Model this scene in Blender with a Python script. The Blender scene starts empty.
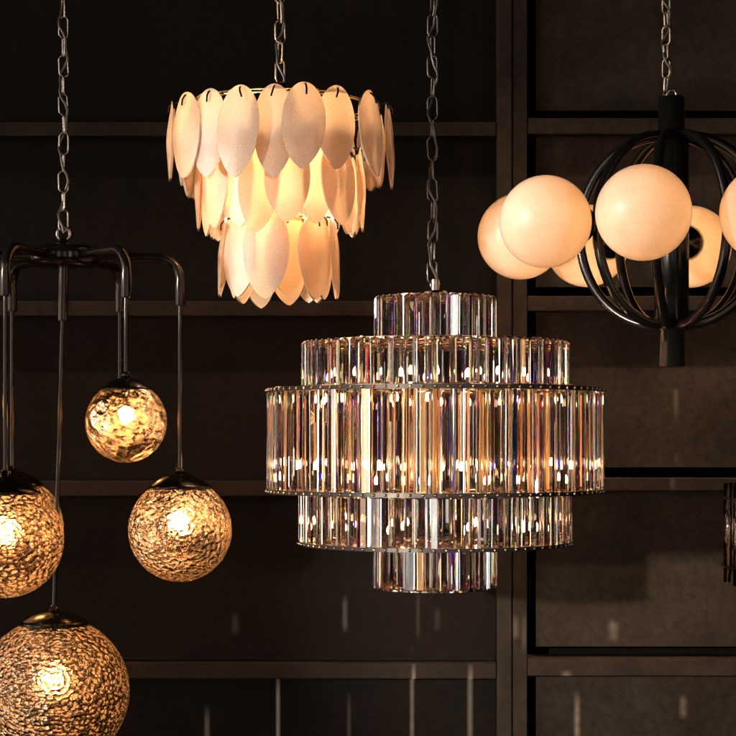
import bpy, bmesh, math, random
from mathutils import Vector, Matrix
random.seed(7)
PI = math.pi
sc = bpy.context.scene
COL = sc.collection
F = 1800.0          # focal length in photo pixels (736 wide)
D0 = 4.5            # camera to the plane of the fixtures
EYE = 2.0           # camera height
HY = 440.0          # image row of eye level

def W(px, py, y=0.0):
    d = D0 + y
    return Vector(((px - 368) / F * d, y, EYE + (HY - py) / F * d))

# ------------------------------------------------------------------ helpers
class MB:
    def __init__(s): s.v = []; s.f = []; s.m = []; s.sm = []
    def add(s, vs, fs, mi=0, smooth=True):
        b = len(s.v); s.v += [tuple(v) for v in vs]
        for f in fs:
            s.f.append([b + i for i in f]); s.m.append(mi); s.sm.append(smooth)
    def box(s, x0, x1, y0, y1, z0, z1, mi=0, bev=0.0):
        if bev <= 0:
            vs = [(x, y, z) for x in (x0, x1) for y in (y0, y1) for z in (z0, z1)]
            fs = [(0,1,3,2),(4,6,7,5),(0,4,5,1),(2,3,7,6),(0,2,6,4),(1,5,7,3)]
            s.add(vs, fs, mi, False); return
        bm = bmesh.new(); bmesh.ops.create_cube(bm, size=1)
        for v in bm.verts:
            v.co = Vector(((x0+x1)/2 + v.co.x*(x1-x0), (y0+y1)/2 + v.co.y*(y1-y0), (z0+z1)/2 + v.co.z*(z1-z0)))
        bmesh.ops.bevel(bm, geom=bm.edges[:], offset=bev, segments=2, affect='EDGES', profile=0.6)
        bm.verts.index_update()
        s.add([v.co for v in bm.verts], [[v.index for v in f.verts] for f in bm.faces], mi, False); bm.free()
    def lathe(s, prof, c=(0,0,0), n=48, mi=0, smooth=True, close=False, mat=None):
        vs = []; fs = []; k = len(prof)
        for i in range(n):
            a = 2*PI*i/n
            for r, z in prof:
                p = Vector((r*math.cos(a), r*math.sin(a), z))
                if mat: p = mat @ p
                vs.append(p + Vector(c))
        for i in range(n):
            j = (i+1) % n
            for q in range(k if close else k-1):
                q2 = (q+1) % k
                fs.append((i*k+q, j*k+q, j*k+q2, i*k+q2))
        s.add(vs, fs, mi, smooth)
    def tube(s, pts, r, n=10, mi=0, closed=False, caps=True):
        pts = [Vector(p) for p in pts]; k = len(pts)
        rs = r if isinstance(r, (list, tuple)) else [r]*k
        vs = []; fs = []
        prev = None
        for i, p in enumerate(pts):
            if closed: t = pts[(i+1) % k] - pts[i-1]
            else: t = pts[min(i+1, k-1)] - pts[max(i-1, 0)]
            t.normalize()
            if prev is None:
                u = t.orthogonal().normalized()
            else:
                u = prev - t*prev.dot(t)
                u = u.normalized() if u.length > 1e-6 else t.orthogonal().normalized()
            prev = u; w = t.cross(u)
            for q in range(n):
                a = 2*PI*q/n
                vs.append(p + (u*math.cos(a) + w*math.sin(a))*rs[i])
        for i in range(k if closed else k-1):
            j = (i+1) % k
            for q in range(n):
                q2 = (q+1) % n
                fs.append((i*n+q, i*n+q2, j*n+q2, j*n+q))
        s.add(vs, fs, mi, True)
        if caps and not closed:
            s.add(vs[:n], [list(range(n))[::-1]], mi, False)
            s.add(vs[-n:], [list(range(n))], mi, False)
    def sphere(s, c, r, n=24, m=16, mi=0, zs=1.0):
        prof = [(r*math.sin(PI*i/m) if 0 < i < m else 1e-5, -r*zs*math.cos(PI*i/m)) for i in range(m+1)]
        s.lathe(prof, c, n, mi)
    def torus(s, R, r, z=0, n=72, k=8, mi=0):
        prof = [(R + r*math.cos(2*PI*i/k), z + r*math.sin(2*PI*i/k)) for i in range(k)]
        s.lathe(prof, (0,0,0), n, mi, True, True)
    def mesh(s, name, mats):
        me = bpy.data.meshes.new(name); me.from_pydata(s.v, [], s.f)
        for m in (mats if isinstance(mats, (list, tuple)) else [mats]): me.materials.append(m)
        me.polygons.foreach_set('material_index', s.m)
        me.polygons.foreach_set('use_smooth', s.sm)
        me.update(); return me
    def build(s, name, mats, parent=None, loc=None):
        o = bpy.data.objects.new(name, s.mesh(name, mats)); COL.objects.link(o)
        o.parent = parent
        if loc is not None: o.location = loc
        return o

def thing(name, loc, label, cat):
    o = bpy.data.objects.new(name, None); COL.objects.link(o)
    o.location = loc; o['label'] = label; o['category'] = cat
    o.empty_display_size = 0.05
    return o

def inst(me, name, parent, loc=(0,0,0), rot=(0,0,0), scale=(1,1,1)):
    o = bpy.data.objects.new(name, me); COL.objects.link(o); o.parent = parent
    o.location = loc; o.rotation_euler = rot; o.scale = scale
    return o

# ------------------------------------------------------------------ materials
def mat(name):
    m = bpy.data.materials.new(name); m.use_nodes = True
    nt = m.node_tree; nt.nodes.clear()
    out = nt.nodes.new('ShaderNodeOutputMaterial')
    return m, nt, out
def N(nt, t, **kw):
    n = nt.nodes.new(t)
    for k, v in kw.items():
        if k in n.inputs.keys() and not hasattr(n, k): n.inputs[k].default_value = v
        else: setattr(n, k, v)
    return n
def setin(n, **kw):
    for k, v in kw.items(): n.inputs[k.replace('_', ' ')].default_value = v
def L(nt, a, b): nt.links.new(a, b)
def rgb(r, g, b): return (r, g, b, 1)

def noise(nt, scale, detail=4, rough=0.55, coord='Object'):
    tc = N(nt, 'ShaderNodeTexCoord'); n = N(nt, 'ShaderNodeTexNoise')
    setin(n, Scale=scale, Detail=detail, Roughness=rough); L(nt, tc.outputs[coord], n.inputs['Vector']); return n
def ramp(nt, src, stops):
    r = N(nt, 'ShaderNodeValToRGB'); el = r.color_ramp.elements
    while len(el) < len(stops): el.new(0.5)
    for e, (p, c) in zip(el, stops): e.position = p; e.color = c
    L(nt, src, r.inputs[0]); return r
def bump(nt, src, strength, dist):
    b = N(nt, 'ShaderNodeBump'); setin(b, Strength=strength, Distance=dist); L(nt, src, b.inputs['Height']); return b

def painted(name, c, var=0.35, rough=(0.35, 0.6), scale=5, bmp=0.25):
    m, nt, out = mat(name); p = N(nt, 'ShaderNodeBsdfPrincipled')
    n = noise(nt, scale, 8, 0.65)
    lo = rgb(*[x*(1-var) for x in c]); hi = rgb(*[x*(1+var) for x in c])
    r = ramp(nt, n.outputs['Fac'], [(0.3, lo), (0.7, hi)]); g2 = noise(nt, 45, 6, 0.75); sc2 = ramp(nt, g2.outputs['Fac'], [(0.35, rgb(.72,.72,.72)), (0.5, rgb(1,1,1)), (0.66, rgb(1.25,1.22,1.18))])
    ml = N(nt, 'ShaderNodeMix', data_type='RGBA', blend_type='MULTIPLY'); ml.inputs['Factor'].default_value = 1
    L(nt, r.outputs[0], ml.inputs['A']); L(nt, sc2.outputs[0], ml.inputs['B']); L(nt, ml.outputs['Result'], p.inputs['Base Color'])
    rr = ramp(nt, n.outputs['Fac'], [(0.3, rgb(*[rough[0]]*3)), (0.7, rgb(*[rough[1]]*3))]); L(nt, rr.outputs[0], p.inputs['Roughness'])
    n2 = noise(nt, 140, 3); b = bump(nt, n2.outputs['Fac'], bmp, 0.001); L(nt, b.outputs[0], p.inputs['Normal'])
    p.inputs['Specular IOR Level'].default_value = 0.07
    L(nt, p.outputs[0], out.inputs[0]); return m
def metal(name, c, rough=0.25, metallic=1.0, var=0.12):
    m, nt, out = mat(name); p = N(nt, 'ShaderNodeBsdfPrincipled')
    n = noise(nt, 25, 4)
    r = ramp(nt, n.outputs['Fac'], [(0.3, rgb(*[x*(1-var) for x in c])), (0.7, rgb(*[x*(1+var) for x in c]))])
    L(nt, r.outputs[0], p.inputs['Base Color']); setin(p, Metallic=metallic)
    rr = ramp(nt, n.outputs['Fac'], [(0.3, rgb(*[rough*0.93]*3)), (0.7, rgb(*[rough*1.08]*3))]); L(nt, rr.outputs[0], p.inputs['Roughness'])
    L(nt, p.outputs[0], out.inputs[0]); return m
def emit(name, c, s):
    m, nt, out = mat(name); e = N(nt, 'ShaderNodeEmission'); setin(e, Color=rgb(*c), Strength=s)
    L(nt, e.outputs[0], out.inputs[0]); return m

M_panel_shaded = painted('panel_paint_shaded', (0.0062, 0.0041, 0.0032), 0.45, (0.62, 0.85), 3.2)  # left panels: same paint, with the dimmer light put into the colour
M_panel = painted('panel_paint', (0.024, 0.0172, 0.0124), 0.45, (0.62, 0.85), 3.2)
M_rail_shaded = painted('rail_paint_shaded', (0.0155, 0.0105, 0.0077), 0.35, (0.4, 0.6), 6)  # left rails darkened to stand for the weaker light on that side
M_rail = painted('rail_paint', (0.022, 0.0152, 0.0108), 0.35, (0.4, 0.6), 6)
M_back = painted('recess_black', (0.004, 0.0035, 0.003), 0.2, (0.8, 0.95), 6)
M_black = metal('black_lacquer', (0.004, 0.0035, 0.003), 0.22, 0.0)
M_bronze = metal('blackened_bronze', (0.034, 0.027, 0.022), 0.18, 0.85)
M_chain = metal('dark_nickel', (0.33, 0.31, 0.28), 0.2, 1.0)
M_brass = metal('polished_brass', (0.62, 0.43, 0.17), 0.2, 1.0)
M_chrome = metal('smoked_chrome', (0.42, 0.36, 0.30), 0.12, 1.0)
M_ring = metal('blackened_ring', (0.016, 0.014, 0.012), 0.42, 0.6)
M_cord = metal('cord_sleeve', (0.11, 0.10, 0.09), 0.35, 0.7)
M_ceramic = metal('lamp_holder', (0.10, 0.085, 0.06), 0.35, 0.6)

def crystal():
    m, nt, out = mat('cut_crystal')
    gs = []
    for c, i in (((1,0,0), 1.512), ((0,1,0), 1.522), ((0,0,1), 1.536)):
        g = N(nt, 'ShaderNodeBsdfGlass'); setin(g, Color=rgb(*[x*0.97 for x in c]), Roughness=0.0, IOR=i); gs.append(g)
    a = N(nt, 'ShaderNodeAddShader'); b = N(nt, 'ShaderNodeAddShader')
    L(nt, gs[0].outputs[0], a.inputs[0]); L(nt, gs[1].outputs[0], a.inputs[1])
    L(nt, a.outputs[0], b.inputs[0]); L(nt, gs[2].outputs[0], b.inputs[1])
    wg = N(nt, 'ShaderNodeBsdfGlass'); setin(wg, Color=rgb(0.99, 0.97, 0.95), Roughness=0.0, IOR=1.522)
    mx = N(nt, 'ShaderNodeMixShader'); mx.inputs[0].default_value = 0.055; L(nt, wg.outputs[0], mx.inputs[1]); L(nt, b.outputs[0], mx.inputs[2])
    L(nt, mx.outputs[0], out.inputs[0]); return m
M_crystal = crystal()
def smoke_glass():
    m, nt, out = mat('smoked_glass'); g = N(nt, 'ShaderNodeBsdfGlass'); setin(g, Color=rgb(0.90, 0.87, 0.84), Roughness=0.02, IOR=1.45)
    n = noise(nt, 30, 2); b = bump(nt, n.outputs['Fac'], 0.1, 0.002); L(nt, b.outputs[0], g.inputs['Normal'])
    L(nt, g.outputs[0], out.inputs[0]); return m
M_smoke = smoke_glass()

def petal_mat():
    m, nt, out = mat('frosted_petal_glass')
    info = N(nt, 'ShaderNodeObjectInfo')
    g = noise(nt, 420, 3, 0.7)                       # fine frit grain
    big = noise(nt, 11, 4, 0.6)
    gr = ramp(nt, g.outputs['Fac'], [(0.30, rgb(0.68, 0.58, 0.45)), (0.56, rgb(0.86, 0.78, 0.65)), (0.72, rgb(0.97, 0.92, 0.83))])
    hs = N(nt, 'ShaderNodeHueSaturation'); 
    mr = N(nt, 'ShaderNodeMapRange'); setin(mr, To_Min=0.84, To_Max=1.06); L(nt, info.outputs['Random'], mr.inputs['Value'])
    am = ramp(nt, info.outputs['Random'], [(0.0, rgb(1,1,1)), (0.5, rgb(1,0.97,0.91)), (0.75, rgb(0.99,0.85,0.66)), (1.0, rgb(0.97,0.78,0.54))])
    gm = N(nt, 'ShaderNodeMix', data_type='RGBA', blend_type='MULTIPLY'); gm.inputs['Factor'].default_value = 1; L(nt, gr.outputs[0], gm.inputs['A']); L(nt, am.outputs[0], gm.inputs['B'])
    L(nt, mr.outputs[0], hs.inputs['Value']); L(nt, gm.outputs['Result'], hs.inputs['Color'])
    d = N(nt, 'ShaderNodeBsdfDiffuse'); t = N(nt, 'ShaderNodeBsdfTranslucent'); gl = N(nt, 'ShaderNodeBsdfGlossy')
    b = bump(nt, g.outputs['Fac'], 0.35, 0.0015)
    tint = N(nt, 'ShaderNodeMix', data_type='RGBA', blend_type='MULTIPLY'); tint.inputs['Factor'].default_value = 1; L(nt, hs.outputs[0], tint.inputs['A']); tint.inputs['B'].default_value = rgb(1.0, 0.745, 0.51)
    L(nt, hs.outputs[0], d.inputs['Color']); L(nt, tint.outputs['Result'], t.inputs['Color'])
    for s in (d, gl): L(nt, b.outputs[0], s.inputs['Normal'])
    setin(gl, Roughness=0.28)
    fac = ramp(nt, big.outputs['Fac'], [(0.32, rgb(.30,.30,.30)), (0.68, rgb(.66,.66,.66))])
    mx = N(nt, 'ShaderNodeMixShader'); L(nt, fac.outputs[0], mx.inputs[0]); L(nt, d.outputs[0], mx.inputs[1]); L(nt, t.outputs[0], mx.inputs[2])
    fr = N(nt, 'ShaderNodeFresnel'); setin(fr, IOR=1.4)
    m2 = N(nt, 'ShaderNodeMixShader'); L(nt, fr.outputs[0], m2.inputs[0]); L(nt, mx.outputs[0], m2.inputs[1]); L(nt, gl.outputs[0], m2.inputs[2])
    L(nt, m2.outputs[0], out.inputs[0]); return m
M_petal = petal_mat()

def opal_mat():
    m, nt, out = mat('opal_glass')
    g = noise(nt, 330, 3, 0.7); big = noise(nt, 7, 3)
    c1 = ramp(nt, g.outputs['Fac'], [(0.32, rgb(0.76, 0.66, 0.55)), (0.7, rgb(0.93, 0.85, 0.76))])
    c2 = ramp(nt, big.outputs['Fac'], [(0.3, rgb(0.80, 0.78, 0.76)), (0.7, rgb(1, 1, 1))])
    mm = N(nt, 'ShaderNodeMix', data_type='RGBA', blend_type='MULTIPLY'); mm.inputs['Factor'].default_value = 1
    L(nt, c1.outputs[0], mm.inputs['A']); L(nt, c2.outputs[0], mm.inputs['B'])
    d = N(nt, 'ShaderNodeBsdfDiffuse'); t = N(nt, 'ShaderNodeBsdfTranslucent'); gl = N(nt, 'ShaderNodeBsdfGlossy'); setin(gl, Roughness=0.38)
    tint = N(nt, 'ShaderNodeMix', data_type='RGBA', blend_type='MULTIPLY'); tint.inputs['Factor'].default_value = 1; L(nt, mm.outputs['Result'], tint.inputs['A']); tint.inputs['B'].default_value = rgb(1.0, 0.80, 0.58)
    L(nt, mm.outputs['Result'], d.inputs['Color']); L(nt, tint.outputs['Result'], t.inputs['Color'])
    b = bump(nt, g.outputs['Fac'], 0.12, 0.001); L(nt, b.outputs[0], d.inputs['Normal'])
    mx = N(nt, 'ShaderNodeMixShader'); mx.inputs[0].default_value = 0.45; L(nt, d.outputs[0], mx.inputs[1]); L(nt, t.outputs[0], mx.inputs[2])
    fr = N(nt, 'ShaderNodeFresnel'); setin(fr, IOR=1.45)
    m2 = N(nt, 'ShaderNodeMixShader'); L(nt, fr.outputs[0], m2.inputs[0]); L(nt, mx.outputs[0], m2.inputs[1]); L(nt, gl.outputs[0], m2.inputs[2])
    L(nt, m2.outputs[0], out.inputs[0]); return m
M_opal = opal_mat()

def hammered(name, scale, strength, fleck, spots=False, clear=0.0):
    """gold tinted, hammered and flecked blown glass"""
    m, nt, out = mat(name)
    tc = N(nt, 'ShaderNodeTexCoord'); mp = N(nt, 'ShaderNodeMapping'); L(nt, tc.outputs['Object'], mp.inputs['Vector'])
    mp.inputs['Scale'].default_value = (scale, scale, scale*1.25)
    wn = N(nt, 'ShaderNodeTexNoise'); setin(wn, Scale=0.8, Detail=2); L(nt, mp.outputs[0], wn.inputs['Vector'])
    ad = N(nt, 'ShaderNodeVectorMath', operation='ADD'); L(nt, mp.outputs[0], ad.inputs[0]); L(nt, wn.outputs['Color'], ad.inputs[1])
    v = N(nt, 'ShaderNodeTexVoronoi', feature='SMOOTH_F1'); setin(v, Scale=1.0, Smoothness=0.35); L(nt, ad.outputs[0], v.inputs['Vector'])
    v2 = N(nt, 'ShaderNodeTexNoise'); setin(v2, Scale=2.3, Detail=3, Roughness=0.6); L(nt, ad.outputs[0], v2.inputs['Vector'])
    b = bump(nt, v.outputs['Distance'], strength, 0.012)
    b2 = bump(nt, v2.outputs['Fac'], strength*0.5, 0.006); L(nt, b.outputs[0], b2.inputs['Normal'])
    rf = N(nt, 'ShaderNodeBsdfRefraction'); setin(rf, Color=rgb(0.80+clear*0.18, 0.58+clear*0.26, 0.36+clear*0.28), IOR=1.22, Roughness=0.03); L(nt, b2.outputs[0], rf.inputs['Normal'])
    gl = N(nt, 'ShaderNodeBsdfGlossy'); setin(gl, Color=rgb(1.0, 0.84, 0.62), Roughness=0.09); L(nt, b2.outputs[0], gl.inputs['Normal'])
    tr = N(nt, 'ShaderNodeBsdfTranslucent'); setin(tr, Color=rgb(0.92+0.04*clear, 0.59+0.09*clear, 0.31+0.11*clear)); L(nt, b2.outputs[0], tr.inputs['Normal'])
    # gold flecks fused in the wall of the globe
    pz = N(nt, 'ShaderNodeTexNoise'); setin(pz, Scale=0.16, Detail=2); L(nt, mp.outputs[0], pz.inputs['Vector'])
    if spots: src = N(nt, 'ShaderNodeMath', operation='SUBTRACT'); src.inputs[0].default_value = 0.98; L(nt, v.outputs['Distance'], src.inputs[1])
    else: src = N(nt, 'ShaderNodeMath', operation='ADD'); src.inputs[1].default_value = 0.0; L(nt, v2.outputs['Fac'], src.inputs[0])
    mo = N(nt, 'ShaderNodeMath', operation='MULTIPLY_ADD'); mo.inputs[1].default_value = 0.5; L(nt, pz.outputs['Fac'], mo.inputs[0]); L(nt, src.outputs[0], mo.inputs[2])
    fl = ramp(nt, mo.outputs[0], [(0.72, rgb(0.01,0.01,0.01)), (0.83, rgb(fleck,fleck,fleck))])
    lw = N(nt, 'ShaderNodeLayerWeight'); setin(lw, Blend=0.35)
    lr = ramp(nt, lw.outputs['Facing'], [(0.35, rgb(0,0,0)), (1.0, rgb(0.42+clear*0.25,0.42+clear*0.25,0.42+clear*0.25))])
    sm = N(nt, 'ShaderNodeMath', operation='MAXIMUM'); L(nt, fl.outputs[0], sm.inputs[0]); L(nt, lr.outputs[0], sm.inputs[1])
    m0 = N(nt, 'ShaderNodeMixShader'); L(nt, sm.outputs[0], m0.inputs[0]); L(nt, rf.outputs[0], m0.inputs[1]); L(nt, tr.outputs[0], m0.inputs[2])
    fr = N(nt, 'ShaderNodeFresnel'); setin(fr, IOR=1.55); L(nt, b2.outputs[0], fr.inputs['Normal'])
    ml = N(nt, 'ShaderNodeMath', operation='MULTIPLY_ADD'); ml.inputs[1].default_value = 0.8; ml.inputs[2].default_value = 0.04; L(nt, fr.outputs[0], ml.inputs[0])
    m1 = N(nt, 'ShaderNodeMixShader'); L(nt, ml.outputs[0], m1.inputs[0]); L(nt, m0.outputs[0], m1.inputs[1]); L(nt, gl.outputs[0], m1.inputs[2])
    L(nt, m1.outputs[0], out.inputs[0]); return m
M_ham = hammered('hammered_gold_glass', 70, 0.8, 0.8, False, 0.9)
M_ham_fine = hammered('fine_flecked_gold_glass', 84, 0.9, 0.85, True, 0.3)
M_ham_big = hammered('flowing_gold_glass', 34, 0.8, 0.6, False, 0.9)

M_bulb_globe = emit('bulb_glow_globe', (1.0, 0.52, 0.22), 76)
M_bulb_opal = emit('bulb_glow_opal', (1.0, 0.60, 0.31), 25)
M_bulb_leaf = emit('bulb_glow_petals', (1.0, 0.71, 0.50), 104)
M_bulb_cry = emit('bulb_glow_crystal', (1.0, 0.58, 0.28), 420)

# ------------------------------------------------------------------ the wall
YR, YP, YB = 0.80, 0.852, 0.98     # rail face, panel face, backing
wall = thing('panelled_wall', W(497, 440, YR), 'dark brown painted wall of panels framed by thick rails and a double post, behind the hanging lights', 'wall')
wo = wall.location
def wx(px, y): return W(px, 0, y).x - wo.x
def wz(py, y): return W(0, py, y).z - wo.z
b = MB(); b.box(-4, 4, YB-wo.y, YB+0.05-wo.y, -3.2, 3.0); b.build('backing', M_back, wall)
PL, PM, PR = 497, 512, 527
XL, XR = -3.2, 3.2
b = MB(); b.box(wx(PL,YR), wx(PM,YR)-0.002, -0.012, 0.16, -3.1, 2.9, 0, 0.003); b.build('post_board', M_rail, wall)
b = MB(); b.box(wx(PM,YR)+0.002, wx(PR,YR), -0.004, 0.155, -3.1, 2.9, 0, 0.003); b.build('post_board', M_rail, wall)
left_rails = [(-60,-45), (122,136), (301,316), (481,496), (663,679), (845,861), (1027,1043)]
right_rails = [(-62,-46), (118,134), (296,311), (478,491), (659,676), (841,857), (1023,1039)]
for side, rails in ((0, left_rails), (1, right_rails)):
    x0, x1 = (XL, wx(PL,YR)-0.0015) if side == 0 else (wx(PR,YR)+0.0015, XR)
    for (a, c) in rails:
        b = MB(); b.box(x0, x1, 0.0, 0.13, wz(c,YR), wz(a,YR), 0, 0.003); b.build('rail', M_rail if side else M_rail_shaded, wall)
    for (a, c), (a2, c2) in zip(rails[:-1], rails[1:]):
        zt, zb = wz(c,YR)-0.001, wz(a2,YR)
        b = MB()
        if side == 0:
            b.box(x0, x1, YP-wo.y, YP+0.012-wo.y, zb-0.004, zt+0.004)
            if a2 == 663: b.box(x0, x1-0.002, YP-0.012-wo.y, YP+0.010-wo.y, zb+0.002, zb+0.011, 0, 0.002)   # thin bead along the foot of the panel
        else:
            b.box(x0+0.030, x1, YP-wo.y, YP+0.012-wo.y, zb+0.031, zt+0.004)
        b.build('panel', M_panel if side else M_panel_shaded, wall)

# ------------------------------------------------------------------ chains
def link_mesh(length, width, r, m):
    pts = []; hw = width/2; hl = length/2 - hw
    for i in range(9): a = PI*i/8; pts.append((hw*math.cos(a), 0, hl + hw*math.sin(a)))
    for i in range(9): a = PI + PI*i/8; pts.append((hw*math.cos(a), 0, -hl + hw*math.sin(a)))
    b = MB(); b.tube(pts, r, 8, 0, True); return b.mesh('chain_link', m)
def chain(parent, z0, z1, m, length=0.054, width=0.022, r=0.0022, x=0.0, turn=0.35):
    me = link_mesh(length, width, r, m); pitch = length - 2.6*r
    n = int((z1 - z0)/pitch) + 1
    for i in range(n):
        inst(me, 'chain_link', parent, (x + random.uniform(-.001,.001), 0, z0 + length/2 + i*pitch),
             (random.uniform(-.04,.04), random.uniform(-.05,.05), turn + (PI/2 if i % 2 else 0) + random.uniform(-.15,.15)))
    pts = []
    k = n*3; ph = random.uniform(0, 6)
    for i in range(k+1):
        z = z0 - 0.005 + (n*pitch)*i/k
        pts.append((x + 0.010*math.sin(i*0.62+ph) + 0.003*math.sin(i*1.7), -0.004 + 0.009*math.cos(i*0.62+ph), z))
    b = MB(); b.tube(pts, 0.0032, 8); b.build('cord', M_cord, parent)
ZTOP = W(0, -90).z

# ------------------------------------------------------------------ globe cluster, left
t = thing('globe_cluster_pendant', W(63.5, 257), 'blackened bronze pendant with drooping arms and clear golden flecked glass globes, hanging at the left', 'pendant light')
o0 = t.location
b = MB(); b.lathe([(1e-4,-0.026),(0.070,-0.026),(0.086,-0.020),(0.092,-0.008),(0.092,0.012),(0.085,0.022),(0.066,0.027),(0.03,0.030),(0.012,0.036),(0.012,0.044),(1e-4,0.045)], n=64)
b.build('hub', M_bronze, t)
b = MB(); b.tube([(0.016*math.cos(a), 0, 0.058 + 0.016*math.sin(a)) for a in [2*PI*i/20 for i in range(20)]], 0.0042, 8, 0, True); b.build('hanging_ring', M_chain, t)
chain(t, 0.064, ZTOP - o0.z, M_chain)
def globe(parent, c, r, glass, rod_top, rod_r=0.0058, bulb_up=0.2, stem_mat=M_bronze):
    """rod from rod_top down to the cap; glass shade with cap, lamp holder and bulb"""
    c = Vector(c); nub = c + Vector((0,0,r*1.02))
    g = MB()
    a0 = math.radians(35) if r < 0.16 else math.radians(25.5)
    k = 40
    prof = [(max(r*math.sin(a0 + (PI-a0)*i/k), 1e-5), r*math.cos(a0 + (PI-a0)*i/k)) for i in range(k+1)]
    g.lathe(prof, (0,0,0), 72); go = g.build('globe_shade', glass, parent, c)
    cr = r*math.sin(a0)*1.06; zb = r*math.cos(a0)
    cap = MB(); ht = (r*1.045 - zb)*1.4 - 0.004
    cap.lathe([(cr*0.94, zb-0.003), (cr, zb-0.004)] + [(r*1.045*math.sin(a0*(1-i/14))*1.005, zb + (r*1.045*math.cos(a0*(1-i/14))-zb)*1.4 - 0.004) for i in range(0,13)] + [(0.012, zb+ht-0.001), (0.012, zb+ht+0.010), (0.008, zb+ht+0.014), (1e-4, zb+ht+0.014)], n=48)
    cap.build('cap', stem_mat, go)
    rb = min(0.031, r*0.25)
    h = MB(); hz = r*bulb_up + rb*0.8
    h.lathe([(rb*0.55, hz), (rb*0.62, hz+0.004), (rb*0.62, zb-0.004), (rb*0.3, zb-0.003)], n=24); h.build('lamp_holder', M_ceramic, go)
    bb = MB(); bb.lathe([(1e-5, -rb)] + [(rb*math.sin(PI*i/14), -rb*math.cos(PI*i/14)) for i in range(1,11)] + [(rb*0.5, rb*0.9), (rb*0.48, rb*1.0)], (0,0,r*bulb_up), 24); bb.build('bulb', M_bulb_globe, go)
    rd = MB(); rd.tube([Vector(rod_top), c + Vector((0,0,zb+ht+0.006))], rod_r, 12); rd.build('rod', stem_mat, parent)
    return go
ARM = 0.29
def arm(phi, drop=0.12):
    d = Vector((math.sin(phi), -math.cos(phi), 0)); R = ARM; rb = 0.055
    pts = [d*0.06]
    pts += [d*(R-rb)]
    for i in range(1, 11):
        a = PI/2*i/10; pts.append(d*(R-rb+rb*math.sin(a)) + Vector((0,0,-rb+rb*math.cos(a))))
    pts.append(d*R + Vector((0,0,-0.062)))
    b = MB(); b.tube(pts, 0.0125, 14); am = b.build('arm', M_bronze, t)
    s = MB(); s.tube([d*R + Vector((0,0,-0.060)), d*R + Vector((0,0,-0.117)), d*R + Vector((0,0,-0.120))], [0.0138,0.0138,0.0125], 16); s.build('sleeve', M_bronze, am)
    return d*R + Vector((0,0,-0.11))
gl_spec = [ # angle, row of the globe centre, radius in metres, glass
    (40, 422, 0.0965, M_ham_big), (96, 530, 0.130, M_ham), (159, 424, 0.0800, M_ham_big),
    (-18, 540, 0.136, M_ham_fine), (-143, 527, 0.134, M_ham), (-84, 410, 0.0965, M_ham)]
for ang, py, r, gm in gl_spec:
    e = arm(math.radians(ang)); z = W(0, py, e.y).z - o0.z
    globe(t, (e.x, e.y, z), r, gm, e)
b = MB(); b.tube([(0,0,-0.02), (-0.002,0,-0.155), (-0.002,0,-0.160)], [0.0135,0.0135,0.012], 16); b.build('sleeve', M_bronze, t)
c = W(54, 692) - o0
globe(t, c, 0.1875, M_ham_fine, (-0.002,0,-0.15))

# ------------------------------------------------------------------ petal chandelier
t = thing('petal_chandelier', W(280, 195), 'three-tier chandelier of glowing frosted cream glass petals hooked on gold rings', 'chandelier')
o0 = t.location
def petal_mesh(Lp, Wd, seed):
    rnd = random.Random(seed)
    b = MB(); nv, nu = 22, 12; th = 0.0055
    lean = rnd.uniform(-0.05, 0.05); cup = rnd.uniform(0.008, 0.014); mid = rnd.uniform(0.42, 0.48)
    vs = []; fs = []
    for i in range(nv+1):
        v = 0.5 - 0.5*math.cos(PI*i/nv)
        if v < mid: w = math.sqrt(max(0, 1-((mid-v)/mid)**2))
        else: tt = (v-mid)/(1-mid); w = max(0, 1-tt**2.1)**0.68
        w = max(w, 0.012)*Wd/2
        for j in range(nu+1):
            u = -1 + 2*j/nu; x = u*w
            y = -cup*(1-(x/(Wd/2))**2)*1.0 - 0.010*math.sin(PI*v) + 0.0007*math.sin(x*90+seed)+0.0007*math.sin(v*11+seed)
            vs.append((x + lean*Lp*(v**2)*0.4, y, -v*Lp))
    for i in range(nv):
        for j in range(nu):
            a = i*(nu+1)+j; fs.append((a, a+nu+1, a+nu+2, a+1))
    b.add(vs, fs)
    # turned-back rim gives the edge of the sheet its thickness
    ring = [i*(nu+1) for i in range(nv+1)] + [nv*(nu+1)+j for j in range(1, nu+1)] + [i*(nu+1)+nu for i in range(nv-1, -1, -1)] + [j for j in range(nu-1, 0, -1)]
    rv = [vs[i] for i in ring]; cx = Vector((0,0,-Lp*0.45))
    rb = [(Vector(p) + (cx-Vector(p)).normalized()*0.0012 + Vector((0,th,0))) for p in rv]; k = len(ring)
    b.add(rv + rb, [(i, (i+1) % k, k+(i+1) % k, k+i) for i in range(k)])
    return b.mesh('petal', M_petal)
def hook_mesh():
    b = MB(); b.tube([(0,0.014,0.004),(0,0.004,0.003),(0,-0.008,-0.004),(0.0006,-0.0135,-0.013),(0.0012,-0.0135,-0.028)], 0.0024, 7); return b.mesh('hook', M_black)
HM = hook_mesh()
petals = [petal_mesh(0.212*(0.96+0.02*(s % 5)), 0.098+0.003*((s*3) % 5), s) for s in range(9)]
rnd = random.Random(21)
z_of = lambda py: W(0, py).z - o0.z
tiers = [ (0.250, 20, 103, 17.3, 1.0), (0.180, 19, 150, 9.0, 1.0), (0.114, 13, 217, -14.0, 1.0) ]
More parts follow.
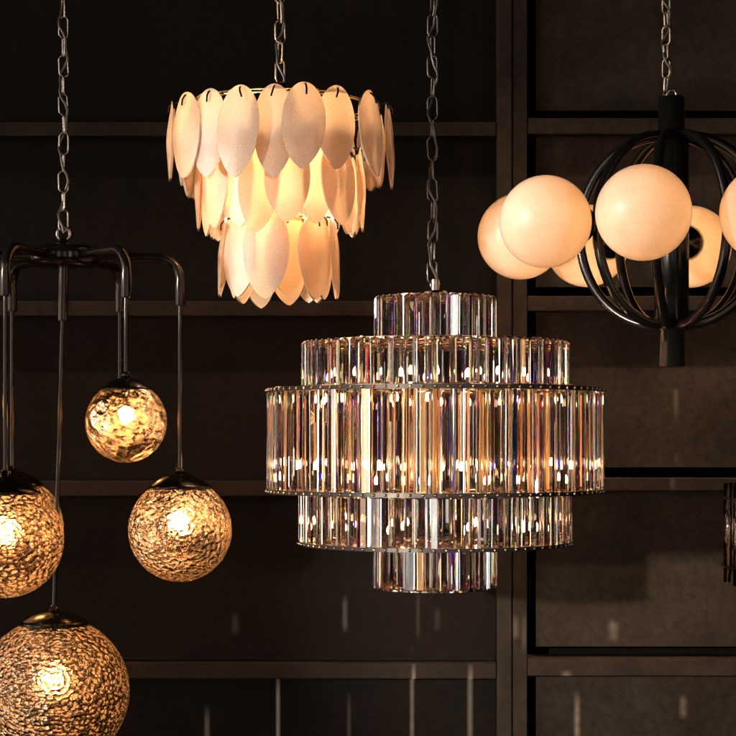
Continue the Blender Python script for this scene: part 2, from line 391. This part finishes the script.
for ti, (R, n, py, off, scl) in enumerate(tiers):
    zt = z_of(py)
    ring = MB(); ring.torus(R-0.012, 0.0030, zt-0.016, 80, 8)
    ring.torus(R-0.028, 0.0022, zt-0.006, 80, 8)
    for k in range(4):
        a = PI/4 + k*PI/2
        d = Vector((math.cos(a), math.sin(a), 0))
        ring.tube([d*(R-0.02)+Vector((0,0,zt-0.012)), d*(R*0.6)+Vector((0,0,zt+0.006)), d*0.012+Vector((0,0,zt-0.02))], 0.003, 8)
    if ti == 0:
        for k in range(14):     # small scrolls of wire between the two hoops
            a = 2*PI*k/14 + 0.2; d = Vector((math.cos(a), math.sin(a), 0)); e = Vector((-d.y, d.x, 0))
            pts = [d*(R-0.014 - 0.012*(1-math.cos(q))) + e*(0.03*math.sin(q*0.5)-0.012) + Vector((0,0,zt-0.014+0.012*math.sin(q))) for q in [PI*1.5*i/10 for i in range(11)]]
            ring.tube(pts, 0.0018, 6)
    ring.build('hoop', M_brass, t)
    for k in range(n):
        ph = math.radians(off + 360.0*k/n + rnd.uniform(-2.5, 2.5))
        rr = R + (0.010 if k % 2 == 0 else -0.012) + rnd.uniform(-.003,.003)
        dz = rnd.uniform(-0.007, 0.006)
        o = inst(petals[rnd.randrange(9)], 'petal', t, (rr*math.sin(ph), -rr*math.cos(ph), zt+dz),
                 (math.radians(-rnd.uniform(0.5, 4.5)), math.radians(rnd.uniform(-3.5, 3.5)), ph + math.radians(rnd.uniform(-9, 9))), (scl*rnd.uniform(.95,1.06), 1, scl*rnd.uniform(.97,1.03)))
        inst(HM, 'hook', o, (0, -0.009, -0.006), (0, rnd.uniform(-.35,.35), 0))
b = MB(); b.tube([(0,0,z_of(86)), (0,0,z_of(235))], 0.010, 14); b.lathe([(1e-4,z_of(80)),(0.010,z_of(81)),(0.020,z_of(86)),(0.026,z_of(92)),(1e-4,z_of(93))], n=24); b.build('stem', M_brass, t)
for zz, rr, n, s in ((z_of(163), 0.085, 3, 0.022), (z_of(222), 0.045, 3, 0.012)):
    for k in range(n):
        a = 2*PI*k/n + 0.5; d = Vector((math.cos(a), math.sin(a), 0))
        bb = MB(); bb.sphere(d*rr + Vector((0,0,zz)), s, 16, 12, 0, 1.3); bo = bb.build('bulb', M_bulb_leaf, t)
        hh = MB(); hh.tube([d*rr + Vector((0,0,zz+s*1.2)), d*rr + Vector((0,0,zz+s*1.2+0.03)), d*rr*0.5 + Vector((0,0,zz+s*1.2+0.045)), Vector((0,0,zz+s*1.2+0.035))], [0.009,0.009,0.004,0.004], 10); hh.build('lamp_holder', M_brass, bo)
chain(t, z_of(83), ZTOP - o0.z, metal('aged_silver', (0.42, 0.36, 0.27), 0.2, 1.0), 0.058, 0.025, 0.0031, 0.0, 0.5)

# ------------------------------------------------------------------ crystal chandelier
t = thing('crystal_chandelier', W(435, 440), 'large five-tier drum chandelier of clear vertical crystal prisms, widest in the middle', 'chandelier')
o0 = t.location
def prism_mesh(w, h):
    d = 0.019
    prof = [(-w*0.5, -d*0.12), (-w*0.27, -d*0.5), (w*0.27, -d*0.5), (w*0.5, -d*0.12), (w*0.5, d*0.12), (w*0.27, d*0.5), (-w*0.27, d*0.5), (-w*0.5, d*0.12)]
    b = MB(); k = len(prof); e = 0.0035
    rows = [(-h/2, 0.80), (-h/2+e, 1.0), (h/2-e, 1.0), (h/2, 0.80)]
    vs = [(x*s, y*s, z) for z, s in rows for x, y in prof]
    for i in range(3):
        for j in range(k):
            b.add([vs[q] for q in (i*k+j, i*k+(j+1) % k, (i+1)*k+(j+1) % k, (i+1)*k+j)], [(0,1,2,3)], 0, False)
    b.add(vs[:k], [list(range(k))[::-1]], 0, False); b.add(vs[3*k:], [list(range(k))], 0, False)
    me = b.mesh('crystal_prism', [M_crystal])
    bm = bmesh.new(); bm.from_mesh(me); bmesh.ops.remove_doubles(bm, verts=bm.verts[:], dist=1e-5); bmesh.ops.recalc_face_normals(bm, faces=bm.faces[:]); bm.to_mesh(me); bm.free()
    return me
#        radius   z top    z bottom  count
CT = [(0.143, 0.3575, 0.2440, 32), (0.326, 0.2425, 0.1290, 72), (0.410, 0.1250, -0.1275, 92), (0.331, -0.1315, -0.2575, 74), (0.146, -0.2600, -0.3700, 33)]
cands = []
rnd = random.Random(11)
for R, zt, zb, n in CT:
    h = zt - zb - 0.004; me = prism_mesh(2*PI*R/n*0.93, h)
    for k in range(n):
        ph = 2*PI*(k+0.5)/n
        area = max(0.0, math.cos(ph))*h*R/n
        cands.append((area, me, R, ph, (zt+zb)/2))
cands.sort(key=lambda c: -c[0])
rest = MB(); rnd = random.Random(42)
for i, (area, me, R, ph, zc) in enumerate(cands):
    tw = math.radians(rnd.uniform(-6, 6)); lx, ly = rnd.uniform(-.004,.004), rnd.uniform(-.008,.008)
    loc = Vector((R*math.sin(ph), -R*math.cos(ph), zc))
    if i < 100:
        inst(me, 'crystal_prism', t, loc, (lx, ly, ph + tw))
    else:
        M = Matrix.Translation(loc) @ Matrix.Rotation(ph+tw, 4, 'Z')
        for mi in (0,):
            rest.add([M @ v.co for v in me.vertices], [list(p.vertices) for p in me.polygons if p.material_index == mi], mi, False)
o = rest.build('crystal_prism', [M_crystal], t); o['kind'] = 'stuff'
def hoop(R, z, h, n, studs=True, bright=False):
    b = MB()
    b.lathe([(R-0.004, z-h/2), (R+0.0025, z-h/2), (R+0.0025, z+h/2), (R-0.004, z+h/2)], n=120, close=True, smooth=False, mi=1 if bright else 0)
    if studs:
        for k in range(n):
            a = 2*PI*(k+0.5)/n; d = Vector((math.sin(a), -math.cos(a), 0))
            b.sphere(d*(R+0.003) + Vector((0,0,z)), 0.0040, 8, 6, 1)
    return b
for R, z, h, n, st, br in ((0.143,0.3545,0.004,32,True,True), (0.150,0.2435,0.009,32,True,False), (0.326,0.2400,0.004,72,True,True), (0.333,0.1270,0.009,72,True,False), (0.4185,0.1225,0.010,92,True,False),
                     (0.4185,-0.1260,0.010,92,True,False), (0.338,-0.1310,0.005,74,True,False), (0.338,-0.2560,0.009,74,True,False), (0.150,-0.2590,0.005,33,True,False), (0.146,-0.3680,0.004,33,True,True)):
    hoop(R, z, h, n, st, br).build('hoop', [M_ring, M_chrome], t)
fr = MB()
fr.tube([(0,0,0.40), (0,0,-0.34)], 0.011, 16); fr.lathe([(0.012,0.12),(0.022,0.118),(0.026,0.10),(0.026,-0.10),(0.022,-0.118),(0.012,-0.12)], n=24, smooth=False, mi=1)
for z, R in ((0.128, 0.40), (-0.130, 0.40), (0.243, 0.31), (-0.258, 0.31), (0.35,0.135), (-0.362,0.135)):
    for k in range(8):
        a = 2*PI*k/8 + 0.15; fr.tube([(0,0,z), (R*math.cos(a), R*math.sin(a), z)], 0.0045, 8)
    fr.torus(R*0.62, 0.004, z, 64, 8); fr.lathe([(R*0.45, z-0.002), (R*0.97, z-0.002), (R*0.97, z+0.002), (R*0.45, z+0.002)], n=72, close=True, smooth=False, mi=1)  # annular copper plates added as reflectors for the bulb glow
for R, z0, z1, n in ((0.10, 0.245, 0.35, 10), (0.26, 0.13, 0.24, 18), (0.30, -0.125, 0.12, 30), (0.26, -0.255, -0.135, 18), (0.10, -0.36, -0.262, 10)):  # upright rods added to show as bright streaks through the prisms
    for k in range(n):
        a = 2*PI*(k+0.3)/n; fr.tube([(R*math.cos(a), R*math.sin(a), z0), (R*math.cos(a), R*math.sin(a), z1)], 0.006, 12, 2 if (n == 30 and k % 5 < 3) else 0)
fr.build('frame', [M_chrome, metal('copper_reflector', (0.40, 0.22, 0.12), 0.22, 1.0), metal('brass_streak_rod', (0.62, 0.34, 0.15), 0.3, 1.0)], t)
for z, R, n, up in ((0.100, 0.30, 12, -1), (-0.098, 0.22, 10, 1), (-0.062, 0.34, 16, 1), (0.165, 0.235, 9, 1), (-0.215, 0.235, 8, 1)):  # last two sets: hidden bulbs added for sparkle in the tiers above and below
    for k in range(n):
        a = 2*PI*(k+0.35)/n; d = Vector((math.cos(a), math.sin(a), 0)); p = d*R + Vector((0,0,z))
        bb = MB(); bb.lathe([(1e-4,-0.010),(0.0040,-0.008),(0.0056,-0.002),(0.0054,0.003),(0.0035,0.008),(1e-4,0.013)], p, 14); bo = bb.build('bulb', M_bulb_cry, t)
        hh = MB(); zz = -0.009; hh.tube([p+Vector((0,0,zz)), p+Vector((0,0,-0.055))], 0.007, 12); hh.build('lamp_holder', M_ring, bo)
b = MB(); b.lathe([(1e-4,0.375),(0.03,0.373),(0.034,0.366),(0.034,0.358),(1e-4,0.357)], n=32); b.tube([(0.010*math.cos(q),0,0.388+0.014*math.sin(q)) for q in [2*PI*i/18 for i in range(18)]], 0.0035, 8, 0, True); b.build('hanging_loop', M_chain, t)
chain(t, 0.39, ZTOP - o0.z, metal('black_nickel', (0.12, 0.118, 0.115), 0.2, 1.0), 0.058, 0.024, 0.0025, -0.006, 0.25)

# ------------------------------------------------------------------ opal globe chandelier
t = thing('opal_globe_chandelier', W(671.5, 231), 'black chandelier with a round cage of curved ribs ringed by glowing opal white globes', 'chandelier')
o0 = t.location
zz = lambda py: W(0, py).z - o0.z
b = MB(); b.lathe([(1e-4,zz(97)),(0.030,zz(97)),(0.033,zz(98)),(0.033,zz(133)),(0.043,zz(134)),(0.043,zz(330)),(0.033,zz(331)),(0.034,zz(366)),(0.031,zz(367)),(1e-4,zz(367))], n=48)
b.build('column', M_black, t)
A = (zz(136)-zz(326))/2; zc = (zz(136)+zz(326))/2
GM = MB(); GM.sphere((0,0,0), 0.1105, 64, 40); GMe = GM.mesh('opal_globe', M_opal)
BM_ = MB(); BM_.sphere((0,0,0), 0.026, 16, 12); BMe = BM_.mesh('bulb', M_bulb_opal)
RG = 0.386
for k in range(8):
    ph = math.radians((-19, -60, -108, -154, 163, 118, 71, 25)[k]); d = Vector((math.sin(ph), -math.cos(ph), 0))
    pts = []
    for i in range(33):
        q = -PI/2 + PI*i/32
        pts.append(d*(0.02 + 0.212*math.cos(q)**0.92 if abs(q) < 1.57 else 0.02) + Vector((0,0,zc + A*math.sin(q))))
    r = MB(); r.tube(pts, 0.0125, 14); r.build('rib', M_black, t)
    # cup that carries the globe on the rib
    ax = d; cm = MB()
    rot = Vector((0,0,1)).rotation_difference(ax).to_matrix()
    cm.lathe([(1e-4,0.222),(0.014,0.222),(0.014,0.262),(0.040,0.266),(0.044,0.272),(0.044,0.292),(0.030,0.292)], (0,0,0), 32, mat=rot); 
    go = inst(GMe, 'opal_globe', t, d*RG, (0, 0, ph))
    co = cm.build('cup', M_black, go); co.location = (0,0,0)
    co.matrix_parent_inverse = Matrix.Rotation(-ph, 4, 'Z') @ Matrix.Translation(-d*RG)
    inst(BMe, 'bulb', go, (0, 0.038, 0.0))
b = MB(); b.tube([(0.012*math.cos(q),0,zz(95)+0.012*math.sin(q)) for q in [2*PI*i/18 for i in range(18)]], 0.0035, 8, 0, True); b.build('hanging_loop', M_chain, t)
chain(t, zz(97)+0.008, ZTOP - o0.z, metal('warm_nickel', (0.36, 0.31, 0.23), 0.2, 1.0), 0.048, 0.021, 0.0029, -0.014, 0.9)

# ------------------------------------------------------------------ sliver of a tube chandelier at the right edge
t = thing('tube_chandelier', W(805, 535), 'smoky glass tubes held by two thin dark rings, cut off by the right edge', 'chandelier')
o0 = t.location
R = 0.192; zz = lambda py: W(0, py).z - o0.z
tm = []
for (z0, z1) in ((zz(573), zz(483)), (zz(584), zz(483))):
    b = MB(); r = 0.0095; h = z1 - z0
    b.lathe([(r, z0), (r, z1), (r-0.0025, z1), (r-0.0025, z0)], n=20, close=True); tm.append(b.mesh('glass_tube', M_smoke))
for k in range(20):
    ph = 2*PI*k/20 + math.radians(-90) ; inst(tm[k % 2], 'glass_tube', t, (R*math.sin(ph), -R*math.cos(ph), 0))
for py in (498, 566):
    b = MB(); b.torus(R+0.0125, 0.003, zz(py), 80, 8); b.torus(R-0.0125, 0.003, zz(py), 80, 8)
    for k in range(3):
        a = 2*PI*k/3+0.4; b.tube([(0,0,zz(py)), ((R-0.012)*math.cos(a), (R-0.012)*math.sin(a), zz(py))], 0.004, 8)
    b.build('ring', M_chrome, t)
b = MB(); b.tube([(0,0,zz(570)), (0,0,zz(470))], 0.012, 12); b.build('stem', M_bronze, t)
chain(t, zz(472), ZTOP - o0.z, M_chain)

# ------------------------------------------------------------------ lamps of the showroom, and added ones
def area(name, loc, target, size, power, c, shape='DISK', size_y=None, spread=None):
    l = bpy.data.lights.new(name, 'AREA'); l.shape = shape; l.size = size; l.energy = power; l.color = c
    if size_y: l.size_y = size_y
    if spread: l.spread = spread
    o = bpy.data.objects.new(name, l); COL.objects.link(o); o.location = loc
    o.rotation_euler = (Vector(target) - Vector(loc)).to_track_quat('-Z', 'Y').to_euler(); return o
def spot(name, loc, target, power, c, ang, blend=0.4, radius=0.03):
    l = bpy.data.lights.new(name, 'SPOT'); l.energy = power; l.color = c; l.spot_size = math.radians(ang); l.spot_blend = blend; l.shadow_soft_size = radius
    o = bpy.data.objects.new(name, l); COL.objects.link(o); o.location = loc
    o.rotation_euler = (Vector(target) - Vector(loc)).to_track_quat('-Z', 'Y').to_euler(); return o
# key: neutral showroom lamp to the left of the camera, aimed at the right-hand lights
spot('key_lamp', (-0.85, -2.1, EYE-0.14), (0.95, 0.85, EYE-0.48), 480, (1.0, 0.86, 0.70), 42, 0.65, 0.03)
# added accent spots, whitening the petals and the opal globes from the left
spot('accent_helper', (-2.5, -1.35, EYE+0.55), (-0.26, -0.1, EYE+0.62), 250, (1.0, 0.95, 0.88), 19, 0.5, 0.06)
spot('accent_helper', (-2.5, -2.0, EYE+1.05), (0.62, -0.15, EYE+0.53), 400, (1.0, 0.95, 0.88), 12, 0.5, 0.06)
# wall washer over the panels, throwing the rails' shadows down
for x, p in ((-0.75, 3), (0.85, 6)):
    l = area('wall_washer', (x, 0.30, EYE+2.0), (x, 0.86, EYE-0.30), 1.5, p, (1.0, 0.74, 0.50), 'RECTANGLE', 0.04, math.radians(27))
# tall shop window far to the left, seen as the upright white reflections
area('shop_window', (-3.4, -3.0, EYE+0.3), (0, 0, EYE+0.1), 0.22, 9, (0.90, 0.95, 1.0), 'RECTANGLE', 3.6)

# added lamp with its beam masked into slivers, imitating crystal caustics on the wall
gl = bpy.data.lights.new('sliver_gobo', 'POINT'); gl.energy = 2200; gl.color = (1.0, 0.88, 0.70); gl.shadow_soft_size = 0.0
go = bpy.data.objects.new('sliver_gobo', gl); COL.objects.link(go); LP = Vector((0.25, -0.9, EYE-1.55)); go.location = LP
gl.use_nodes = True; nt = gl.node_tree; em = [n for n in nt.nodes if n.type == 'EMISSION'][0]
ge = N(nt, 'ShaderNodeNewGeometry'); sx = N(nt, 'ShaderNodeSeparateXYZ'); L(nt, ge.outputs['Incoming'], sx.inputs[0])
def mth(op, a, b_=None, c_=None, clamp=False):
    n = N(nt, 'ShaderNodeMath', operation=op); n.use_clamp = clamp
    for i, v in enumerate((a, b_, c_)):
        if v is None: continue
        if isinstance(v, (int, float)): n.inputs[i].default_value = v
        else: L(nt, v, n.inputs[i])
    return n.outputs[0]
U = mth('DIVIDE', sx.outputs['X'], sx.outputs['Y']); V = mth('DIVIDE', sx.outputs['Z'], sx.outputs['Y'])
tot = None
SL = [(278,672,760,1.6,1.0), (412,648,760,1.8,0.9), (470,650,770,2.2,0.9), (207,705,770,2.2,0.5), (345,594,634,2.2,0.6), (437,607,632,2.6,0.25), (235,612,636,3,0.2), (577,690,770,2.4,0.5),
      (683,694,720,3,0.35), (568,658,676,4,0.35), (613,618,642,4,0.35), (516,600,628,3,0.25), (349,690,770,1.6,0.25), (418,590,640,1.8,0.3), (676,384,420,2.2,0.22), (676,452,476,2.2,0.2), (525,600,640,2.5,.2)]
for px, y0, y1, w, s in SL:
    P = W(px, (y0+y1)/2, YP) - LP; u0 = P.x/P.y
    va = (W(px, y0, YP)-LP); vb = (W(px, y1, YP)-LP); v0, v1 = vb.z/vb.y, va.z/va.y
    wu = 1.7*w/F*(D0+YP)/P.y
    du = mth('ABSOLUTE', mth('SUBTRACT', U, u0)); a = mth('SUBTRACT', 1.0, mth('DIVIDE', du, wu), clamp=True)
    e = (v1-v0)*0.25
    lo = mth('DIVIDE', mth('SUBTRACT', V, v0), e, clamp=True); hi = mth('DIVIDE', mth('SUBTRACT', v1, V), e, clamp=True)
    q = mth('MULTIPLY', mth('MULTIPLY', a, lo), mth('MULTIPLY', hi, s)); tot = q if tot is None else mth('ADD', tot, q)
L(nt, tot, em.inputs['Strength'])

# ------------------------------------------------------------------ world: black, with added bright bands
w = bpy.data.worlds.new('World'); sc.world = w; w.use_nodes = True
nt = w.node_tree; bg = nt.nodes['Background']
tc = N(nt, 'ShaderNodeTexCoord'); sp = N(nt, 'ShaderNodeSeparateXYZ'); L(nt, tc.outputs['Generated'], sp.inputs[0])
at = N(nt, 'ShaderNodeMath', operation='ARCTAN2'); L(nt, sp.outputs['X'], at.inputs[0]); L(nt, sp.outputs['Y'], at.inputs[1])
# made-up upright bands at eye height, added to put bright streaks in the crystals
az = N(nt, 'ShaderNodeMapRange'); setin(az, From_Min=-PI, From_Max=PI); L(nt, at.outputs[0], az.inputs['Value'])
warm, cool, gold = (1.0, 0.72, 0.46), (0.92, 0.96, 1.0), (1.0, 0.52, 0.22)
# azimuth in degrees (180 = behind the camera, 270 = left), width, strength, colour
BANDS = [(62, 1.6, 5, gold), (95, 1.5, 4, warm), (112, 1.0, 11, cool), (131, 1.4, 5, gold), (140, 0.5, 13, cool), (157, 0.5, 12, warm), (149, 0.8, 9, cool), (166, 1.0, 4, warm), (184, 0.8, 5, cool),
         (201, 0.9, 4, gold), (210, 0.5, 14, cool), (219, 1.2, 11, cool), (228, 0.5, 14, warm), (237, 1.8, 12, cool), (252, 1.2, 6, warm), (260, 0.6, 14, gold), (268, 2.4, 11, cool), (285, 1.4, 5, gold), (300, 1.6, 5, warm)]
def frac(deg): return ((deg if deg <= 180 else deg-360) + 180)/360
ramps = []
for part in (BANDS[:10], BANDS[10:]):
    rb = N(nt, 'ShaderNodeValToRGB'); els = rb.color_ramp.elements; rb.color_ramp.interpolation = 'CONSTANT'
    els[0].position = 0; els[0].color = rgb(0,0,0); els[1].position = 1; els[1].color = rgb(0,0,0)
    for d, wd, st, c in part:
        f = frac(d); wd *= 0.78; e = els.new(f - wd/720); e.color = rgb(*[x*st for x in c]); e = els.new(f + wd/720); e.color = rgb(0,0,0)
    L(nt, az.outputs[0], rb.inputs[0]); ramps.append(rb)
bsum = N(nt, 'ShaderNodeMix', data_type='RGBA', blend_type='ADD'); bsum.inputs['Factor'].default_value = 1
L(nt, ramps[0].outputs[0], bsum.inputs['A']); L(nt, ramps[1].outputs[0], bsum.inputs['B'])
ab = N(nt, 'ShaderNodeMath', operation='ABSOLUTE'); L(nt, sp.outputs['Z'], ab.inputs[0])
el = ramp(nt, ab.outputs[0], [(0.30, rgb(1,1,1)), (0.40, rgb(0,0,0))])
m1 = N(nt, 'ShaderNodeMix', data_type='RGBA', blend_type='MULTIPLY'); m1.inputs['Factor'].default_value = 1; L(nt, bsum.outputs['Result'], m1.inputs['A']); L(nt, el.outputs[0], m1.inputs['B'])
L(nt, m1.outputs['Result'], bg.inputs['Color'])
bg.inputs['Strength'].default_value = 1.65
w.cycles.sampling_method = 'MANUAL'; w.cycles.sample_map_resolution = 1024

# ------------------------------------------------------------------ camera and render
cam = bpy.data.cameras.new('camera'); co = bpy.data.objects.new('camera', cam); COL.objects.link(co)
co.location = (0, -D0, EYE); co.rotation_euler = (PI/2, 0, 0)
cam.sensor_width = 36; cam.lens = 36*F/736; cam.shift_y = (HY-368)/736; cam.clip_end = 100
sc.camera = co
sc.render.engine = 'CYCLES'
cy = sc.cycles; cy.max_bounces = 24; cy.transmission_bounces = 20; cy.glossy_bounces = 8; cy.diffuse_bounces = 5; cy.transparent_max_bounces = 16
cy.sample_clamp_indirect = 12; cy.sample_clamp_direct = 0; cy.caustics_refractive = True; cy.caustics_reflective = True; cy.blur_glossy = 0.3
cy.use_denoising = True; cy.denoiser = 'OPENIMAGEDENOISE'
sc.view_settings.view_transform = 'Standard'; sc.view_settings.look = 'None'; sc.view_settings.exposure = 0; sc.view_settings.gamma = 1
